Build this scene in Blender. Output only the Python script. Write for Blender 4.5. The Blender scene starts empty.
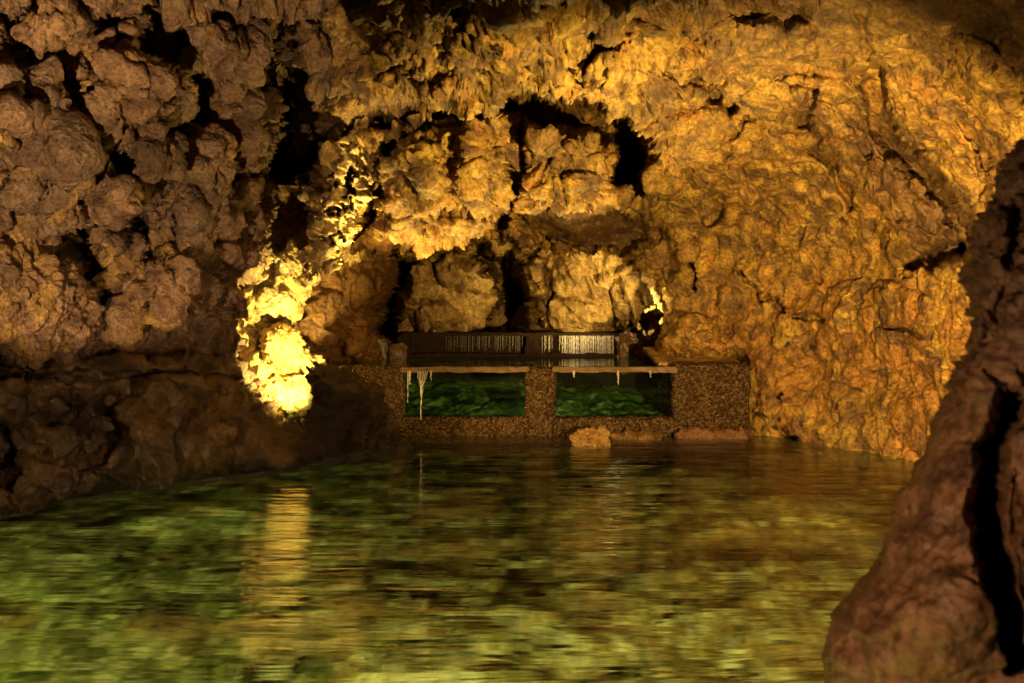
import bpy, math
import numpy as np

F = 1000.0      # focal length in pixels of the 1024x683 frame
HX, HY = 512.0, 310.0   # principal column and horizon row
EYE = 1.7       # camera height above the lower pool
rng = np.random.default_rng(7)
C = bpy.context.scene.collection
f32 = np.float32

# ------------------------------------------------------------------ noise
PERM = rng.permutation(256).astype(np.int32)
PERM = np.concatenate([PERM, PERM])
GR = rng.normal(size=(256, 3)).astype(f32)
GR /= np.linalg.norm(GR, axis=1, keepdims=True)
RND = rng.random((256, 3)).astype(f32)


def _h(i, j, k):
    return PERM[PERM[PERM[i & 255] + (j & 255)] + (k & 255)]


def perlin(P, seed=0):
    P = np.asarray(P, f32) + f32(seed * 17.31)
    I = np.floor(P).astype(np.int32)
    f = P - I
    u = f * f * f * (f * (f * 6 - 15) + 10)
    out = 0
    for a in (0, 1):
        wa = u[:, 0] if a else 1 - u[:, 0]
        for b in (0, 1):
            wb = u[:, 1] if b else 1 - u[:, 1]
            for c in (0, 1):
                wc = u[:, 2] if c else 1 - u[:, 2]
                g = GR[_h(I[:, 0] + a, I[:, 1] + b, I[:, 2] + c)]
                d = g[:, 0] * (f[:, 0] - a) + g[:, 1] * (f[:, 1] - b) + g[:, 2] * (f[:, 2] - c)
                out = out + wa * wb * wc * d
    return out * 1.6


def fbm(P, octv=4, gain=0.5, lac=2.03, seed=0):
    s, a, q = 0, 1.0, np.asarray(P, f32)
    for o in range(octv):
        s = s + a * perlin(q, seed + o)
        a *= gain
        q = q * f32(lac)
    return s


def billow(P, octv=3, gain=0.5, seed=0):
    s, a, q = 0, 1.0, np.asarray(P, f32)
    for o in range(octv):
        s = s + a * np.abs(perlin(q, seed + o))
        a *= gain
        q = q * f32(2.1)
    return s


def worley(P, seed=0):
    """F1, F2, and the tilt of the nearest cell (random plane)"""
    P = np.asarray(P, f32) + f32(seed * 9.7)
    I = np.floor(P).astype(np.int32)
    n = len(P)
    f1 = np.full(n, 9, f32); f2 = np.full(n, 9, f32)
    tilt = np.zeros(n, f32); rid = np.zeros(n, f32)
    for a in (-1, 0, 1):
        for b in (-1, 0, 1):
            for c in (-1, 0, 1):
                h = _h(I[:, 0] + a, I[:, 1] + b, I[:, 2] + c)
                q = P - (I + np.array([a, b, c], np.int32) + RND[h])
                d = np.sqrt((q * q).sum(1))
                t = (q * GR[(h * 7 + 13) & 255]).sum(1)
                near = d < f1
                f2 = np.where(near, f1, np.minimum(f2, d))
                tilt = np.where(near, t, tilt)
                rid = np.where(near, RND[h, 0], rid)
                f1 = np.where(near, d, f1)
    return f1, f2, tilt, rid


def warp(P, amt, freq, seed=0):
    P = np.asarray(P, f32)
    return P + f32(amt) * np.stack([perlin(P * f32(freq), seed + 3), perlin(P * f32(freq), seed + 4), perlin(P * f32(freq), seed + 5)], 1)


def sstep(a, b, x):
    t = np.clip((x - a) / (b - a), 0, 1)
    return t * t * (3 - 2 * t)


# ------------------------------------------------------------------ places
def world(px, py, D):
    return np.stack([(px - HX) / F * D, D, EYE - (py - HY) / F * D], -1).astype(f32)


def pt(px, py, D):
    return ((px - HX) / F * D, D, EYE - (py - HY) / F * D)


def tps(pts):
    """thin plate surface through (x, y, depth) survey points"""
    p = np.array(pts, float)
    X = p[:, :2] / 100
    r2 = ((X[:, None] - X[None]) ** 2).sum(-1)
    K = np.where(r2 > 0, r2 * np.log(r2 + 1e-12) * .5, 0) + np.eye(len(p)) * 0.02
    Q = np.concatenate([np.ones((len(p), 1)), X], 1)
    A = np.block([[K, Q], [Q.T, np.zeros((3, 3))]])
    s = np.linalg.solve(A, np.concatenate([p[:, 2], np.zeros(3)]))

    def fn(x, y):
        xs, ys = np.ravel(x) / 100, np.ravel(y) / 100
        o = s[-3] + s[-2] * xs + s[-1] * ys
        for i in range(len(p)):
            r = (xs - X[i, 0]) ** 2 + (ys - X[i, 1]) ** 2
            o = o + s[i] * np.where(r > 0, r * np.log(r + 1e-12) * .5, 0)
        return o.reshape(np.shape(x))
    return fn


def seg_dist(x, y, poly, closed=False):
    """distance to a polyline and the nearest point on it"""
    best = np.full(np.shape(x), 1e9); bx = np.zeros(np.shape(x)); by = np.zeros(np.shape(x))
    n = len(poly)
    for i in range(n if closed else n - 1):
        x0, y0 = poly[i][:2]; x1, y1 = poly[(i + 1) % n][:2]
        dx, dy = x1 - x0, y1 - y0
        t = np.clip(((x - x0) * dx + (y - y0) * dy) / (dx * dx + dy * dy + 1e-9), 0, 1)
        qx, qy = x0 + t * dx, y0 + t * dy
        d = np.hypot(x - qx, y - qy)
        m = d < best
        best = np.where(m, d, best); bx = np.where(m, qx, bx); by = np.where(m, qy, by)
    return best, bx, by


def inside(x, y, poly):
    r = np.zeros(np.shape(x), bool)
    n = len(poly)
    for i in range(n):
        x0, y0 = poly[i]; x1, y1 = poly[(i + 1) % n]
        if y0 == y1:
            continue
        c = ((y0 > y) != (y1 > y)) & (x < (x1 - x0) * (y - y0) / (y1 - y0) + x0)
        r ^= c
    return r


def blob(x, y, cx, cy, rx, ry, rot=0):
    c, s = math.cos(math.radians(rot)), math.sin(math.radians(rot))
    u = ((x - cx) * c + (y - cy) * s) / rx
    v = (-(x - cx) * s + (y - cy) * c) / ry
    return np.hypot(u, v)


# ------------------------------------------------------------------ mesh helpers
def link_mesh(name, V, Q, mat, col=None, parent=None, smooth=True, **props):
    me = bpy.data.meshes.new(name)
    V = np.asarray(V, f32); Q = np.asarray(Q, np.int32)
    k = Q.shape[1]
    me.vertices.add(len(V)); me.vertices.foreach_set('co', V.ravel())
    me.loops.add(Q.size); me.loops.foreach_set('vertex_index', Q.ravel())
    me.polygons.add(len(Q))
    me.polygons.foreach_set('loop_start', np.arange(0, Q.size, k, dtype=np.int32))
    me.polygons.foreach_set('loop_total', np.full(len(Q), k, np.int32))
    me.polygons.foreach_set('use_smooth', np.full(len(Q), smooth, bool))
    me.update(calc_edges=True)
    me.validate()
    if col is not None:
        at = me.color_attributes.new('tone', 'FLOAT_COLOR', 'POINT')
        c4 = np.ones((len(V), 4), f32); c4[:, :3] = col
        at.data.foreach_set('color', c4.ravel())
    me.materials.append(mat)
    o = bpy.data.objects.new(name, me)
    C.objects.link(o)
    if parent is not None:
        o.parent = parent
    for a, b in props.items():
        o[a] = b
    return o


def compact(V, Q, col=None):
    u, inv = np.unique(Q.ravel(), return_inverse=True)
    return V[u], inv.reshape(Q.shape), (None if col is None else col[u])


def grid_quads(ny, nx):
    i = np.arange(ny * nx).reshape(ny, nx)
    return np.stack([i[:-1, :-1], i[1:, :-1], i[1:, 1:], i[:-1, 1:]], -1).reshape(-1, 4)


def vnormals(V, Q):
    a, b, c, d = (V[Q[:, i]] for i in range(4))
    n = np.cross(c - a, d - b)
    N = np.zeros_like(V)
    for i in range(4):
        for k in range(3):
            N[:, k] += np.bincount(Q[:, i], n[:, k], len(V)).astype(f32)
    return N / (np.linalg.norm(N, axis=1, keepdims=True) + 1e-9)


def calm(Nn, Q, it=6):
    for _ in range(it):
        fn = Nn[Q].sum(1)
        A = np.zeros_like(Nn)
        for i in range(4):
            for k in range(3):
                A[:, k] += np.bincount(Q[:, i], fn[:, k], len(Nn)).astype(f32)
        Nn = A / (np.linalg.norm(A, axis=1, keepdims=True) + 1e-9)
    return Nn


def empty(name, loc, label, cat, group=None):
    o = bpy.data.objects.new(name, None); C.objects.link(o)
    o.location = loc; o['label'] = label; o['category'] = cat
    if group:
        o['group'] = group
    return o


# ------------------------------------------------------------------ materials
def nodes_mat(name):
    m = bpy.data.materials.new(name); m.use_nodes = True
    nt = m.node_tree; nt.nodes.clear()
    return m, nt


def N(nt, t, **kw):
    n = nt.nodes.new(t)
    for k, v in kw.items():
        if k.startswith('i_'):
            n.inputs[k[2:].replace('_', ' ')].default_value = v
        else:
            setattr(n, k, v)
    return n


def rock_material(name, rough=0.62, spec=0.45, bump=0.6, bscale=9.0, pits=0.5, speck=.8):
    """bare damp volcanic rock; the hue comes from the mineral staining and some painted shade stored per vertex"""
    m, nt = nodes_mat(name); L = nt.links.new
    out = N(nt, 'ShaderNodeOutputMaterial'); b = N(nt, 'ShaderNodeBsdfPrincipled')
    b.inputs['Specular IOR Level'].default_value = spec
    geo = N(nt, 'ShaderNodeNewGeometry')
    at = N(nt, 'ShaderNodeAttribute', attribute_name='tone')
    n1 = N(nt, 'ShaderNodeTexNoise', i_Scale=bscale, i_Detail=8.0, i_Roughness=0.62)
    n2 = N(nt, 'ShaderNodeTexNoise', i_Scale=bscale * 4.5, i_Detail=5.0, i_Roughness=0.6)
    v = N(nt, 'ShaderNodeTexVoronoi', i_Scale=bscale * 2.2)
    for n in (n1, n2, v):
        L(geo.outputs['Position'], n.inputs['Vector'])
    r = N(nt, 'ShaderNodeValToRGB'); r.color_ramp.elements[0].position = .32; r.color_ramp.elements[1].position = .66
    r.color_ramp.elements[0].color = (.5, .43, .36, 1); r.color_ramp.elements[1].color = (1.2, 1.18, 1.1, 1)
    L(n1.outputs['Fac'], r.inputs['Fac'])
    mx = N(nt, 'ShaderNodeMix', data_type='RGBA', blend_type='MULTIPLY'); mx.inputs['Factor'].default_value = 1
    L(at.outputs['Color'], mx.inputs[6]); L(r.outputs['Color'], mx.inputs[7])
    sp = N(nt, 'ShaderNodeValToRGB'); sp.color_ramp.elements[0].position = .36; sp.color_ramp.elements[1].position = .58
    sp.color_ramp.elements[0].color = (.42, .38, .34, 1); sp.color_ramp.elements[1].color = (1.12, 1.12, 1.12, 1)
    L(n2.outputs['Fac'], sp.inputs['Fac'])
    mx3 = N(nt, 'ShaderNodeMix', data_type='RGBA', blend_type='MULTIPLY'); mx3.inputs['Factor'].default_value = speck
    L(mx.outputs[2], mx3.inputs[6]); L(sp.outputs['Color'], mx3.inputs[7])
    L(mx3.outputs[2], b.inputs['Base Color'])
    rr = N(nt, 'ShaderNodeMapRange'); rr.inputs['From Min'].default_value = .35; rr.inputs['From Max'].default_value = .7
    rr.inputs['To Min'].default_value = rough - .18; rr.inputs['To Max'].default_value = rough + .2
    L(n2.outputs['Fac'], rr.inputs['Value']); L(rr.outputs[0], b.inputs['Roughness'])
    h = N(nt, 'ShaderNodeMath', operation='MULTIPLY_ADD'); L(v.outputs['Distance'], h.inputs[0])
    h.inputs[1].default_value = pits; L(n1.outputs['Fac'], h.inputs[2])
    h2 = N(nt, 'ShaderNodeMath', operation='MULTIPLY_ADD'); L(n2.outputs['Fac'], h2.inputs[0])
    h2.inputs[1].default_value = .8; L(h.outputs[0], h2.inputs[2])
    bp = N(nt, 'ShaderNodeBump', i_Strength=bump, i_Distance=0.09)
    L(h2.outputs[0], bp.inputs['Height']); L(bp.outputs[0], b.inputs['Normal'])
    L(b.outputs[0], out.inputs[0])
    return m


def simple_mat(name, col, rough=.6, spec=.5, var=.25, scale=12, bump=.3, dist=.02):
    m, nt = nodes_mat(name); L = nt.links.new
    out = N(nt, 'ShaderNodeOutputMaterial'); b = N(nt, 'ShaderNodeBsdfPrincipled')
    b.inputs['Specular IOR Level'].default_value = spec; b.inputs['Roughness'].default_value = rough
    geo = N(nt, 'ShaderNodeNewGeometry')
    n1 = N(nt, 'ShaderNodeTexNoise', i_Scale=float(scale), i_Detail=6.0)
    L(geo.outputs['Position'], n1.inputs['Vector'])
    r = N(nt, 'ShaderNodeValToRGB'); r.color_ramp.elements[0].position = .3; r.color_ramp.elements[1].position = .7
    r.color_ramp.elements[0].color = tuple(c * (1 - var) for c in col) + (1,)
    r.color_ramp.elements[1].color = tuple(min(1, c * (1 + var)) for c in col) + (1,)
    L(n1.outputs['Fac'], r.inputs['Fac']); L(r.outputs['Color'], b.inputs['Base Color'])
    bp = N(nt, 'ShaderNodeBump', i_Strength=bump, i_Distance=dist)
    L(n1.outputs['Fac'], bp.inputs['Height']); L(bp.outputs[0], b.inputs['Normal'])
    L(b.outputs[0], out.inputs[0])
    return m


def water_material(name, tint, s_along, s_across, bump, rough=.03):
    """clear water: dielectric reflection and refraction over a rippled surface"""
    m, nt = nodes_mat(name); L = nt.links.new
    out = N(nt, 'ShaderNodeOutputMaterial')
    geo = N(nt, 'ShaderNodeNewGeometry')
    mp = N(nt, 'ShaderNodeMapping'); mp.inputs['Scale'].default_value = (s_along, s_across, 1)
    L(geo.outputs['Position'], mp.inputs['Vector'])
    n1 = N(nt, 'ShaderNodeTexNoise', i_Scale=1.0, i_Detail=2.0, i_Roughness=0.45, i_Distortion=.3)
    mp2 = N(nt, 'ShaderNodeMapping'); mp2.inputs['Scale'].default_value = (s_along * .28, s_across * .3, 1)
    mp2.inputs['Rotation'].default_value = (0, 0, .25)
    L(geo.outputs['Position'], mp2.inputs['Vector'])
    n2 = N(nt, 'ShaderNodeTexNoise', i_Scale=1.0, i_Detail=1.0)
    L(mp.outputs[0], n1.inputs['Vector']); L(mp2.outputs[0], n2.inputs['Vector'])
    a = N(nt, 'ShaderNodeMath', operation='MULTIPLY_ADD'); L(n2.outputs['Fac'], a.inputs[0]); a.inputs[1].default_value = 1.6
    L(n1.outputs['Fac'], a.inputs[2])
    bp = N(nt, 'ShaderNodeBump', i_Strength=1.0, i_Distance=bump)
    L(a.outputs[0], bp.inputs['Height'])
    fr = N(nt, 'ShaderNodeFresnel', i_IOR=1.33); L(bp.outputs[0], fr.inputs['Normal'])
    gl = N(nt, 'ShaderNodeBsdfGlossy'); gl.inputs['Roughness'].default_value = rough
    rf = N(nt, 'ShaderNodeBsdfRefraction'); rf.inputs['Roughness'].default_value = rough; rf.inputs['IOR'].default_value = 1.33
    rf.inputs['Color'].default_value = tint + (1,)
    L(bp.outputs[0], gl.inputs['Normal']); L(bp.outputs[0], rf.inputs['Normal'])
    mx = N(nt, 'ShaderNodeMixShader'); L(fr.outputs[0], mx.inputs[0]); L(rf.outputs[0], mx.inputs[1]); L(gl.outputs[0], mx.inputs[2])
    L(mx.outputs[0], out.inputs[0])
    return m


M_ROCK = rock_material('cave_rock', rough=.66, bump=.75, bscale=7)
M_WALL = rock_material('ochre_rock', rough=.6, bump=.6, bscale=6, pits=.15)
M_CHAMBER = rock_material('chamber_rock', rough=.6, bump=.6, bscale=5, pits=.15)
M_NEAR = rock_material('near_rock', rough=.55, bump=.35, bscale=10, pits=.2)
M_BANK = rock_material('bank_rock', rough=.5, bump=.5, bscale=5, pits=.1)
M_BRIGHT = rock_material('outcrop_rock', rough=.7, bump=.6, bscale=7, pits=.1)  # for the outcrop, its boulder and the rib

# staining colours (linear albedo)
OCHRE = np.array([.49, .315, .07]); GOLD = np.array([.58, .40, .085]); RUST = np.array([.42, .21, .05])
UMBER = np.array([.23, .135, .07]); GREYB = np.array([.33, .22, .125]); PINKB = np.array([.44, .27, .14])
DARK = np.array([.05, .032, .02]); OLIVE = np.array([.33, .25, .06]); CREAM = np.array([.52, .42, .22])


def mixc(a, b, t):
    return a + (b - a) * np.clip(t, 0, 1)[:, None]


# ------------------------------------------------------------------ the cave shell
SURVEY = [(-150, -150, 4.5), (0, -150, 5.5), (0, 0, 7.5), (0, 200, 8.8), (0, 360, 9.4), (-150, 200, 5.8), (-150, 420, 6.2), (100, 0, 8.2),
          (100, 200, 9.4), (100, 360, 10.2), (200, 0, 9), (200, 200, 10.7), (200, 360, 12.0), (265, 100, 11.8), (280, 260, 12.9), (300, 360, 13.4), (225, 330, 12.1),
          (200, -150, 6.2), (400, -150, 6), (550, -150, 5.8), (700, -150, 5.6), (850, -150, 5.2), (1024, -150, 4.4), (1174, -150, 3.8),
          (400, 0, 8.8), (550, 0, 8.6), (700, 0, 8.2), (850, 0, 7.5), (1024, 0, 6), (1174, 0, 4.6), (1174, 200, 5.5), (1174, 400, 6),
          (400, 90, 10.8), (550, 90, 10.8), (700, 90, 10.5), (850, 90, 9.6), (1000, 100, 7.8),
          (400, 150, 12.4), (550, 150, 12.8), (650, 160, 12.5), (750, 150, 12), (850, 150, 11),
          (400, 240, 13.8), (500, 235, 14), (600, 240, 14.5), (680, 240, 14.4), (750, 250, 13.9), (850, 250, 12.5), (950, 250, 10.2), (1024, 250, 8.4),
          (330, 250, 13.6), (690, 340, 14.6), (750, 400, 13.8), (830, 400, 12.7), (830, 447, 12.5), (920, 460, 11.2), (920, 400, 11.1), (1024, 400, 8.6),
          (750, 560, 13.9), (850, 560, 12.2), (950, 560, 10.6), (1024, 560, 9.2), (0, 560, 9.6), (200, 560, 11.6), (300, 560, 13)]
OPENING = [(296, 700), (296, 330), (316, 292), (334, 264), (352, 256), (378, 250), (398, 254), (420, 260), (446, 250), (480, 240), (508, 238), (520, 244),
           (560, 247), (585, 252), (602, 250), (632, 262), (648, 283), (661, 303), (664, 322), (656, 338), (656, 352), (664, 362), (741, 363), (743, 440), (743, 700)]


def shell():
    st = 1.1
    xs = np.concatenate([np.arange(-150, -6, 4), np.arange(-6, 1030, st), np.arange(1030, 1178, 4)])
    ys = np.concatenate([np.arange(-150, -6, 4), np.arange(-6, 470, st), np.arange(470, 604, 4)])
    x, y = np.meshgrid(xs, ys)
    D = tps(SURVEY)(x, y)
    # wobble used so that authored edges look broken
    wx = x + 7 * fbm(np.stack([x.ravel() / 22, y.ravel() / 22, 0 * x.ravel()], 1), 3, seed=20).reshape(x.shape)
    wy = y + 7 * fbm(np.stack([x.ravel() / 22, y.ravel() / 22, 0 * x.ravel()], 1), 3, seed=30).reshape(x.shape)

    def bulge(cx, cy, rx, ry, h, rot=0, p=.5):
        nonlocal D
        r = blob(wx, wy, cx, cy, rx, ry, rot)
        D = D - h * np.clip(1 - r * r, 0, 1) ** p

    def hole(poly, w, dep):
        nonlocal D
        d, _, _ = seg_dist(wx, wy, poly)
        D = D + dep * (1 - sstep(.35, 1.0, d / w))

    # left wall: clustered lava lumps, hollows between them
    for a in [(50, 22, 32, 20, .5), (20, 85, 26, 40, .45), (8, 122, 22, 18, .4), (52, 152, 30, 20, .5), (45, 205, 34, 34, .45), (12, 180, 24, 30, .3),
              (112, 92, 34, 48, .6), (158, 153, 20, 20, .7), (205, 168, 17, 19, .6), (246, 122, 30, 36, .75), (232, 58, 36, 22, .6, 25), (266, 208, 22, 30, .5),
              (192, 212, 30, 24, .45), (168, 292, 34, 30, .75), (205, 250, 20, 10, .5), (120, 190, 24, 22, .4), (225, 45, 30, 24, .4, 30), (40, 300, 70, 60, .6, 30),
              (180, 90, 22, 26, .5), (150, 40, 30, 26, .3), (190, 330, 40, 18, .4), (300, 40, 26, 30, .3), (130, 325, 26, 18, .4), (270, 20, 22, 16, .4), (100, 245, 22, 20, .3)]:
        bulge(*a[:4], a[4] * 1.35, rot=a[5] if len(a) > 5 else 0)
    for poly, w, dep in [([(95, 145), (118, 160), (130, 172)], 20, 1.0), ([(76, 232), (92, 270), (106, 318)], 15, 1.0), ([(150, 10), (158, 45)], 20, .9),
                         ([(60, 75), (66, 120), (72, 170)], 9, .6), ([(280, 30), (290, 110), (290, 190), (296, 250)], 30, 1.2), ([(140, 225), (150, 250)], 16, .6),
                         ([(185, 60), (200, 95), (192, 120)], 12, .7), ([(5, 10), (14, 45)], 16, .5), ([(226, 165), (232, 200)], 9, .5), ([(130, 200), (135, 226)], 12, .6),
                         ([(200, 20), (262, 40)], 8, .5), ([(215, 85), (225, 92)], 9, .8), ([(245, 170), (262, 175), (284, 172)], 14, .9), ([(108, 20), (118, 44)], 9, .7),
                         ([(180, 8), (184, 40)], 10, .7), ([(135, 238), (160, 250), (190, 242), (225, 240)], 6, .6), ([(148, 300), (136, 320)], 6, .4), ([(80, 180), (84, 215)], 9, .7),
                         ([(30, 48), (34, 62)], 12, .7), ([(172, 182), (178, 230)], 9, .7), ([(95, 60), (88, 100)], 9, .7), ([(300, 80), (330, 130)], 18, .8), ([(272, 60), (276, 130), (288, 235)], 28, 1.1)]:
        hole(poly, w * 1.1, dep * 1.6)
    # ceiling ledge and the dark cavity that runs below it
    d = np.clip((118 + 10 * np.sin(wx / 37) + (wx - 480) * .04) - wy, -40, 400)
    D = D - .9 * sstep(-4, 22, d) * sstep(330, 390, x) * (1 - sstep(610, 700, x))
    for a in [(440, 60, 70, 34, .5), (520, 55, 70, 60, .35), (535, 12, 46, 30, .1), (390, 20, 50, 38, .25), (470, 15, 38, 26, .2), (640, 60, 60, 30, .5),
              (390, 80, 40, 16, .4), (590, 96, 50, 16, .4), (480, 92, 60, 18, .5),
              (440, 190, 66, 58, 1.7), (400, 190, 40, 46, .5, 20), (486, 165, 28, 52, .7), (562, 182, 52, 58, 1.9), (505, 170, 16, 40, .3), (590, 205, 60, 30, .5),
              (440, 236, 90, 20, .6), (338, 236, 22, 34, .1, 22)]:
        bulge(*a[:5], rot=a[5] if len(a) > 5 else 0)
    for poly, w, dep in [([(376, 172), (400, 140), (425, 122)], 9, 2.0), ([(515, 104), (545, 116), (590, 114), (618, 130), (634, 150), (628, 172)], 23, 4.0), ([(430, 122), (470, 112), (515, 106)], 11, 2.0), ([(300, 170), (330, 140), (372, 120), (415, 112)], 14, 1.6),
                         ([(520, 130), (524, 165), (512, 195)], 9, 1.2), ([(385, 68), (412, 66), (420, 84)], 10, .8), ([(566, 2), (590, 26), (615, 42)], 12, 1.2),
                         ([(608, 44), (580, 60), (578, 90)], 6, .5), ([(366, 230), (378, 205), (388, 196)], 6, 1.0), ([(376, 196), (376, 172), (392, 140)], 9, 1.4),
                         ([(330, 100), (318, 150), (306, 200)], 22, 1.0), ([(500, 228), (512, 205)], 8, .8), ([(548, 208), (570, 203)], 4, .6),
                         ([(345, 190), (356, 172)], 6, .5), ([(440, 12), (462, 6)], 6, .5)]:
        hole(poly, w, dep)
    # shaded flat recess above the inner lip
    r = blob(wx, wy, 590, 228, 74, 26, 8)
    D = D + 1.0 * (1 - sstep(.7, 1.02, r))
    r = blob(wx, wy, 640, 250, 46, 38, 30)
    D = D + .5 * (1 - sstep(.6, 1.1, r))
    # right wall: diagonal ribs, gash, cavities, cracks
    for a in [(830, 130, 60, 16, .35, 48), (862, 185, 50, 14, .3, 42), (800, 95, 60, 22, .3), (900, 200, 60, 18, .35, 50), (905, 240, 30, 24, .3), (990, 90, 60, 30, .4, 60),
              (770, 300, 50, 50, .35), (860, 330, 90, 50, .3), (700, 140, 60, 30, .35), (760, 40, 60, 24, .3), (690, 345, 36, 34, .5), (690, 200, 60, 40, .25)]:
        bulge(*a[:5], rot=a[5] if len(a) > 5 else 0)
    for poly, w, dep in [([(872, 76), (880, 110), (888, 140), (915, 165), (944, 195), (972, 250)], 17, .75), ([(915, 268), (940, 258), (962, 250)], 13, .9),
                         ([(812, 95), (806, 122)], 9, .4), ([(706, 218), (722, 212)], 8, .5), ([(697, 262), (696, 290)], 3.4, .7), ([(740, 270), (756, 292), (778, 314)], 2.4, .4),
                         ([(720, 158), (728, 138), (752, 118)], 4, .2), ([(798, 316), (824, 318)], 5, .5), ([(740, 0), (790, 14)], 24, .3), ([(720, 75), (712, 100)], 8, .25),
                         ([(650, 70), (700, 78), (730, 108)], 10, .45), ([(960, 120), (985, 165)], 6, .2), ([(780, 400), (783, 396)], 5, .5), ([(868, 50), (860, 20)], 8, .15),
                         ([(780, 432), (795, 436)], 5, .4), ([(885, 330), (915, 336)], 4, .4), ([(815, 150), (838, 175), (850, 205)], 6, .35)]:
        hole(poly, w, dep)
    rec = [(268, 250), (236, 288), (230, 325), (238, 358), (254, 385), (268, 415), (290, 480), (350, 480), (350, 250), (322, 240), (300, 232)]
    rec = [(a - (5 if a < 260 else 0), b) for a, b in rec]
    d, _, _ = seg_dist(wx, wy, rec, closed=True)
    D = D + 1.7 * sstep(-2, 7, np.where(inside(wx, wy, rec), d, -d))
    # opening into the back chamber: rock near its edge rolls round behind the lip
    owx = x + 3.5 * fbm(np.stack([x.ravel() / 12, y.ravel() / 12, 0 * x.ravel()], 1), 3, seed=40).reshape(x.shape)
    owy = y + 3.5 * fbm(np.stack([x.ravel() / 12, y.ravel() / 12, 0 * x.ravel()], 1), 3, seed=50).reshape(x.shape)
    ins = inside(owx, owy, OPENING)
    dist, bx, by = seg_dist(owx, owy, OPENING, closed=True)
    sd = np.where(ins, -dist, dist)
    D = D + .9 * np.exp(-np.clip(sd, 0, 99) / 5.0)
    fold = ins & (dist < 14)
    k = np.where(fold, dist, 0)
    ox, oy = owx - x, owy - y
    ux, uy = (bx - owx) / (dist + 1e-3), (by - owy) / (dist + 1e-3)
    px = np.where(fold, bx - ox + ux * k * .5, x)
    py = np.where(fold, by - oy + uy * k * .5, y)
    D = np.where(fold, D + .9 + k * .17, D)
    keep = ~(ins & (dist >= 14))

    P = world(px.ravel(), py.ravel(), D.ravel())
    Q = grid_quads(*x.shape)
    kq = keep.ravel()[Q].all(1)
    Nn = vnormals(P, Q).reshape(x.shape + (3,))
    for _ in range(5):                      # calm the directions the crust grows in
        for ax in (0, 1):
            Nn = (np.roll(Nn, 2, ax) + Nn + np.roll(Nn, -2, ax)) / 3
    Nn = Nn.reshape(-1, 3); Nn /= np.linalg.norm(Nn, axis=1, keepdims=True) + 1e-9
    if Nn[:, 1].mean() > 0:
        Nn = -Nn
    X, Y = x.ravel(), y.ravel()
    lw = 1 - sstep(300, 400, X + .25 * (Y - 100))                 # weight of the lumpy left wall
    rw = sstep(610, 720, X + .35 * (Y - 150))                      # weight of the smoother right wall
    rw = np.maximum(rw, .6 * sstep(300, 420, X) * (1 - sstep(200, 260, X)))
    mw = np.clip(1 - lw - rw, 0, 1)
    W = warp(P, .22, 1.1, 1); W2 = warp(W, .10, 4.5, 5); W3 = warp(W2, .035, 13, 6)
    f1, f2, tilt, rid = worley(W3 * 2.3, 1)
    g1, g2, gt, gid = worley(W3 * 6.5, 2)
    h1, h2, ht, hid = worley(W3 * 15.0, 3)
    dome = np.clip(1 - (f1 / .75) ** 2, 0, 1) * (.5 + .8 * rid)
    d2 = np.clip(1 - (g1 / .75) ** 2, 0, 1)
    d3 = np.clip(1 - (h1 / .75) ** 2, 0, 1)
    big = fbm(P * .9, 3, seed=11)
    mid = fbm(W * 3.5, 5, gain=.55, seed=12)
    bil = billow(W * 2.6, 3, seed=13)
    edge = np.clip((f2 - f1) / .12, 0, 1)
    k1, k2, kt, kid = worley(warp(P, .4, .9, 8) * np.array([1.0, 1.0, 1.5], f32), 4)
    slab = kt
    low = sstep(225, 265, Y) * (1 - sstep(90, 200, X))             # bottom left slope is smoother
    lwl = lw * (1 - .6 * low)
    hf = fbm(W2 * 9.0, 5, gain=.6, seed=15)
    rdg = 1 - np.abs(fbm(W2 * 3.0, 4, gain=.55, seed=16)) * 1.6
    disp = (lwl * (.20 * dome + .08 * d2 + .16 * mid + .02 * slab + .05 * rdg)
            + lw * low * (.06 * mid)
            + mw * (.05 * dome + .02 * d2 + .17 * mid + .04 * slab + .06 * rdg)
            + rw * (.02 * slab + .055 * mid + .025 * rdg))
    disp += .12 * big
    # pockets where loose stones fell out
    pk = fbm(P * 2.1, 4, gain=.6, seed=60)
    pit = sstep(.42, .62, pk)
    disp -= pit * (.16 * lw + .16 * mw + .07 * rw)
    gy, gx = np.gradient(D)
    sp = np.gradient(ys)[:, None], np.gradient(xs)[None, :]
    steep = (np.hypot(gy / sp[0], gx / sp[1]) / (D / F)).ravel()
    keepf = 1 / (1 + (steep / 7) ** 2)
    disp *= .35 + .65 * keepf
    plate = 1 - sstep(.7, 1.15, blob(X, Y, 588, 229, 72, 22, 8))
    disp *= 1 - .75 * plate
    P2 = P + Nn * disp[:, None]
    # second pass: grainy crust standing off the displaced surface
    N2 = vnormals(P2, Q)
    if (N2 * Nn).sum(1).mean() < 0:
        N2 = -N2
    Wf = warp(P2, .05, 7, 25); Wf = warp(Wf, .02, 21, 26)
    a1, a2, _, ai = worley(Wf * 9, 27); b1, b2, _, bi = worley(Wf * 21, 28)
    gr = .55 * np.clip(1 - (a1 / .8) ** 2, 0, 1) * ai + .25 * np.clip(1 - (b1 / .8) ** 2, 0, 1)
    ff = fbm(P2 * 11, 4, gain=.65, seed=29)
    rough_r = .35 + .65 * sstep(-.1, .5, fbm(P * .9, 3, seed=24))
    fine = (lw * (1 - .4 * low) * (.075 * gr + .022 * ff) + mw * (.04 * gr + .022 * ff) + rw * rough_r * (.012 * gr + .016 * ff))
    fine *= keepf * (1 - .6 * plate)
    P2 = P2 + N2 * fine[:, None]
    # staining
    n1 = fbm(P * 1.3, 4, gain=.6, seed=70); n2 = fbm(P * 3.3, 4, gain=.6, seed=71); n3 = fbm(P * .6, 2, seed=72)
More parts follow.
